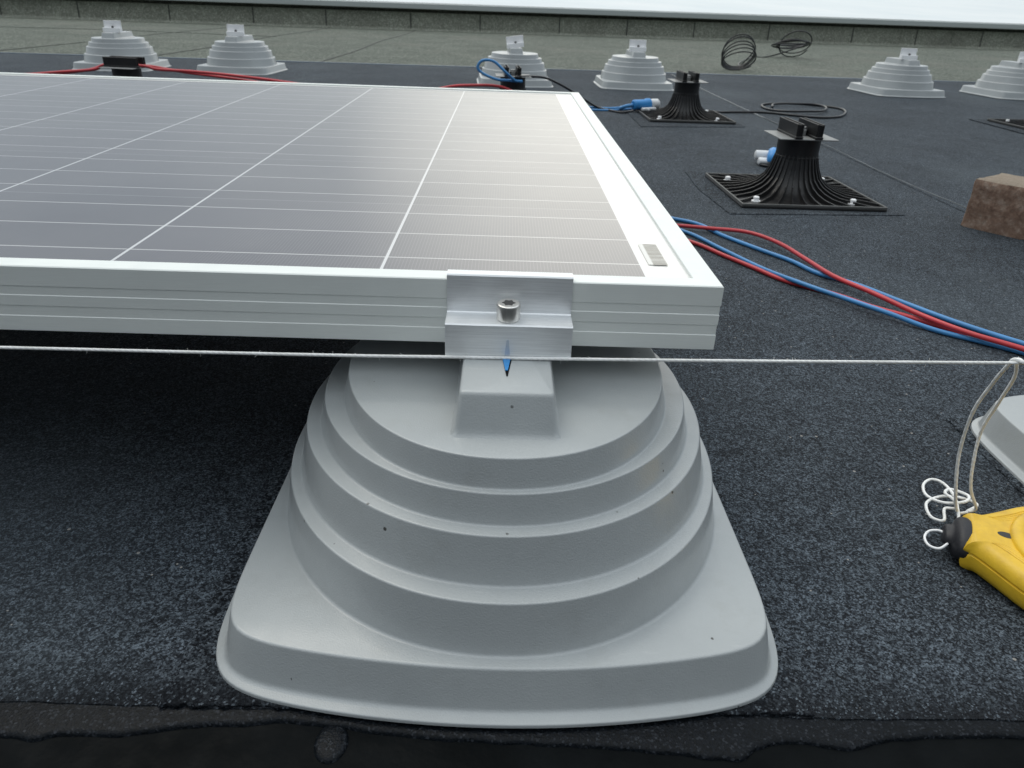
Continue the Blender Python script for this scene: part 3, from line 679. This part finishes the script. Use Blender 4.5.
# outline in local coords: s along axis, t across
half = [(0, .0185), (.006, .0195), (.013, .0255), (.022, .0345), (.030, .0425), (.037, .0485), (.046, .0540), (.058, .0590), (.072, .0610), (.088, .0590), (.104, .0520), (.118, .0400), (.127, .0240), (.130, .008)]
ol = catmull([Vector((a, -c, 0)) for a, c in half], 4); ol = ol + [Vector((p.x, -p.y, 0)) for p in reversed(ol)]
cen = Vector((.06, 0, 0))
def oring(ins, z): 
    out = []
    for p in ol:
        d = (p - cen).normalized(); out.append(p - d * ins + Vector((0, 0, z)))
    return out
b = MB(); b.rings([oring(.006, .0008), oring(.002, .003), oring(.0006, .006), oring(0, .010), oring(0, .0135), oring(.0012, .0140), oring(.0012, .0152), oring(0, .0157), oring(.0003, .0178), oring(.0014, .0205), oring(.0036, .0230), oring(.0066, .0245), oring(.010, .0252), oring(.014, .0255)], 0, True, True)
b.build('shell', M['yellow'], RE, smooth=50)
b = MB(); Tm = Matrix.Translation((.076, 0, 0)); b.lathe([(.0505, .0245), (.0500, .0268), (.0480, .0285), (.0440, .0290), (.0425, .0282), (.02, .0284)], 64, Tm)
b.build('round_cover', M['yellow'], RE, smooth=50)
b = MB()
for q in range(4):                              # moulded grip lines following the edge of the neck, both sides
    for sg in (1, -1):
        pts = []
        for k in range(3, 20):
            p = ol[k]; d = (p - cen).normalized(); p = p - d * (.0105 + q * .0019); pts.append((p.x, sg * p.y, .0253))
        b.tube(pts, .00042, 5, 1, smooth=False)
for k in range(26, 46, 4):                      # widely spaced flush ribs on the side wall
    for p, q in ((ol[k], ol[k + 1]), (ol[len(ol) - 1 - k], ol[len(ol) - 2 - k])):
        t_ = (q - p).normalized(); n_ = (p - cen).normalized(); c_ = p
        vs = [c_ + t_ * s1 * .0016 + n_ * s2 + Vector((0, 0, z)) for z in (.0035, .0130) for s1, s2 in ((-1, -.004), (1, -.004), (1, .0006), (-1, .0006))]
        b.add(vs, [(0, 1, 2, 3), (7, 6, 5, 4), (0, 4, 5, 1), (1, 5, 6, 2), (2, 6, 7, 3), (3, 7, 4, 0)])
b.build('grip_ribs', M['yellow'], RE)
b = MB(); b.rings([[Vector((.0235 + .0052 * math.cos(a) * 1.0 + .0, -.002 + .0032 * math.sin(a), z)) for a in [i * PI / 10 for i in range(20)]] for z in (.0248, .0256)], 0, False, True)
b.build('slot', M['steel_dark'], RE)
b = MB(); Tn = Matrix.Translation((.002, 0, .0128)) @ Matrix.Rotation(-PI / 2, 4, 'Y')
b.lathe([(.0185, -.002), (.0193, 0), (.0193, .0020), (.0186, .0038), (.0165, .0055), (.0130, .0068), (.0100, .0080), (.0092, .0108), (.0082, .0120), (.005, .0126)], 36, Tn, sx=.62, sy=1)
b.build('rubber_nose', M['rubber'], RE, smooth=60)
b = MB(); b.tube([(-.0085, .000, .013), (-.0125, .0045, .011), (-.0180, .0035, .009), (-.0205, -.0040, .008), (-.0180, -.0120, .008), (-.0120, -.0140, .009), (-.0075, -.010, .012)], .0009, 8)
b.build('string_hook', M['bright'], RE, smooth=180)

# ------------------------------------------------------------------ camera
cam = bpy.data.cameras.new('camera'); co = bpy.data.objects.new('camera', cam); C.objects.link(co)
R_, U_, F_ = Vector((.99944299, -.00458766, .03305534)), Vector((-.02721548, .46119668, .88688045)), Vector((.01931372, .88728607, -.46081494))
mw = Matrix((R_, U_, -F_)).transposed().to_4x4(); mw.translation = Vector((0, 0, .327)); co.matrix_world = mw
cam.sensor_width = 36; cam.lens = 26.1021; cam.clip_start = .01; cam.clip_end = 500
cam.dof.use_dof = True; cam.dof.focus_distance = .55; cam.dof.aperture_fstop = 22
bpy.context.scene.camera = co

# ------------------------------------------------------------------ light
EL, AZ = math.radians(60), math.radians(-40)        # veiled sun high on the left, ahead of the camera
sd = Vector((math.sin(AZ) * math.cos(EL), math.cos(AZ) * math.cos(EL), math.sin(EL)))
sl = bpy.data.lights.new('sun', 'SUN'); sl.energy = .65; sl.angle = math.radians(32); sl.color = (1, .93, .80)
so = bpy.data.objects.new('sun', sl); C.objects.link(so); so.rotation_euler = sd.to_track_quat('Z', 'Y').to_euler(); so.location = (0, 0, 5)
w = bpy.data.worlds.new('World'); bpy.context.scene.world = w; w.use_nodes = True
nt = w.node_tree; bg = nt.nodes['Background']
class WM: node_tree = nt
t = NT(WM)
sky = t.n('ShaderNodeTexSky', sky_type='NISHITA', sun_disc=False, sun_elevation=EL, sun_rotation=AZ, air_density=1.2, dust_density=3.0)
gen = t.coord('Generated')
cl = t.noise(gen, 1.9, 6, .6)
sz = t.n('ShaderNodeSeparateXYZ'); t.l(gen, sz.inputs[0])
grad = t.ramp(sz.outputs[2], [(.0, (1.2, 1.3, 1.4)), (.01, (2.7, 3.1, 3.55)), (.25, (3.8, 4.3, 4.8)), (.6, (10.2, 11.0, 11.5)), (1.0, (13.6, 14.6, 15.2))])
cloud = t.mix(1.0, grad, t.ramp(cl, [(.3, (.82, .83, .85)), (.7, (1.16, 1.15, 1.13))]), 'MULTIPLY')
dt = t.n('ShaderNodeVectorMath', operation='DOT_PRODUCT'); t.l(gen, dt.inputs[0]); dt.inputs[1].default_value = Vector((.139, .961, .239))   # glow lobe added low ahead for the glare on the panel glass
glow = t.ramp(dt.outputs['Value'], [(.84, (0, 0, 0)), (.94, (1.8, 1.7, 1.45)), (1.0, (14.0, 13.1, 11.2))])
side = t.ramp(t.math('ADD', t.math('ADD', t.math('MULTIPLY', sz.outputs[1], .5), .5), t.math('MULTIPLY', t.math('MAXIMUM', t.math('SUBTRACT', sz.outputs[2], .42), 0.0), .6)), [(.0, .26), (.20, .38), (.37, .98), (1.0, 1.05)])   # sky dimmed low behind the camera, added to darken faces turned to it
cloud = t.mix(1.0, cloud, side, 'MULTIPLY')
cloud = t.mix(1.0, cloud, glow, 'ADD')
t.l(t.mix(.85, sky.outputs[0], cloud), bg.inputs[0]); bg.inputs[1].default_value = .1
sc = bpy.context.scene
sc.view_settings.view_transform = 'Standard'; sc.view_settings.look = 'None'; sc.view_settings.exposure = 0
sc.render.engine = 'CYCLES'; sc.cycles.max_bounces = 8
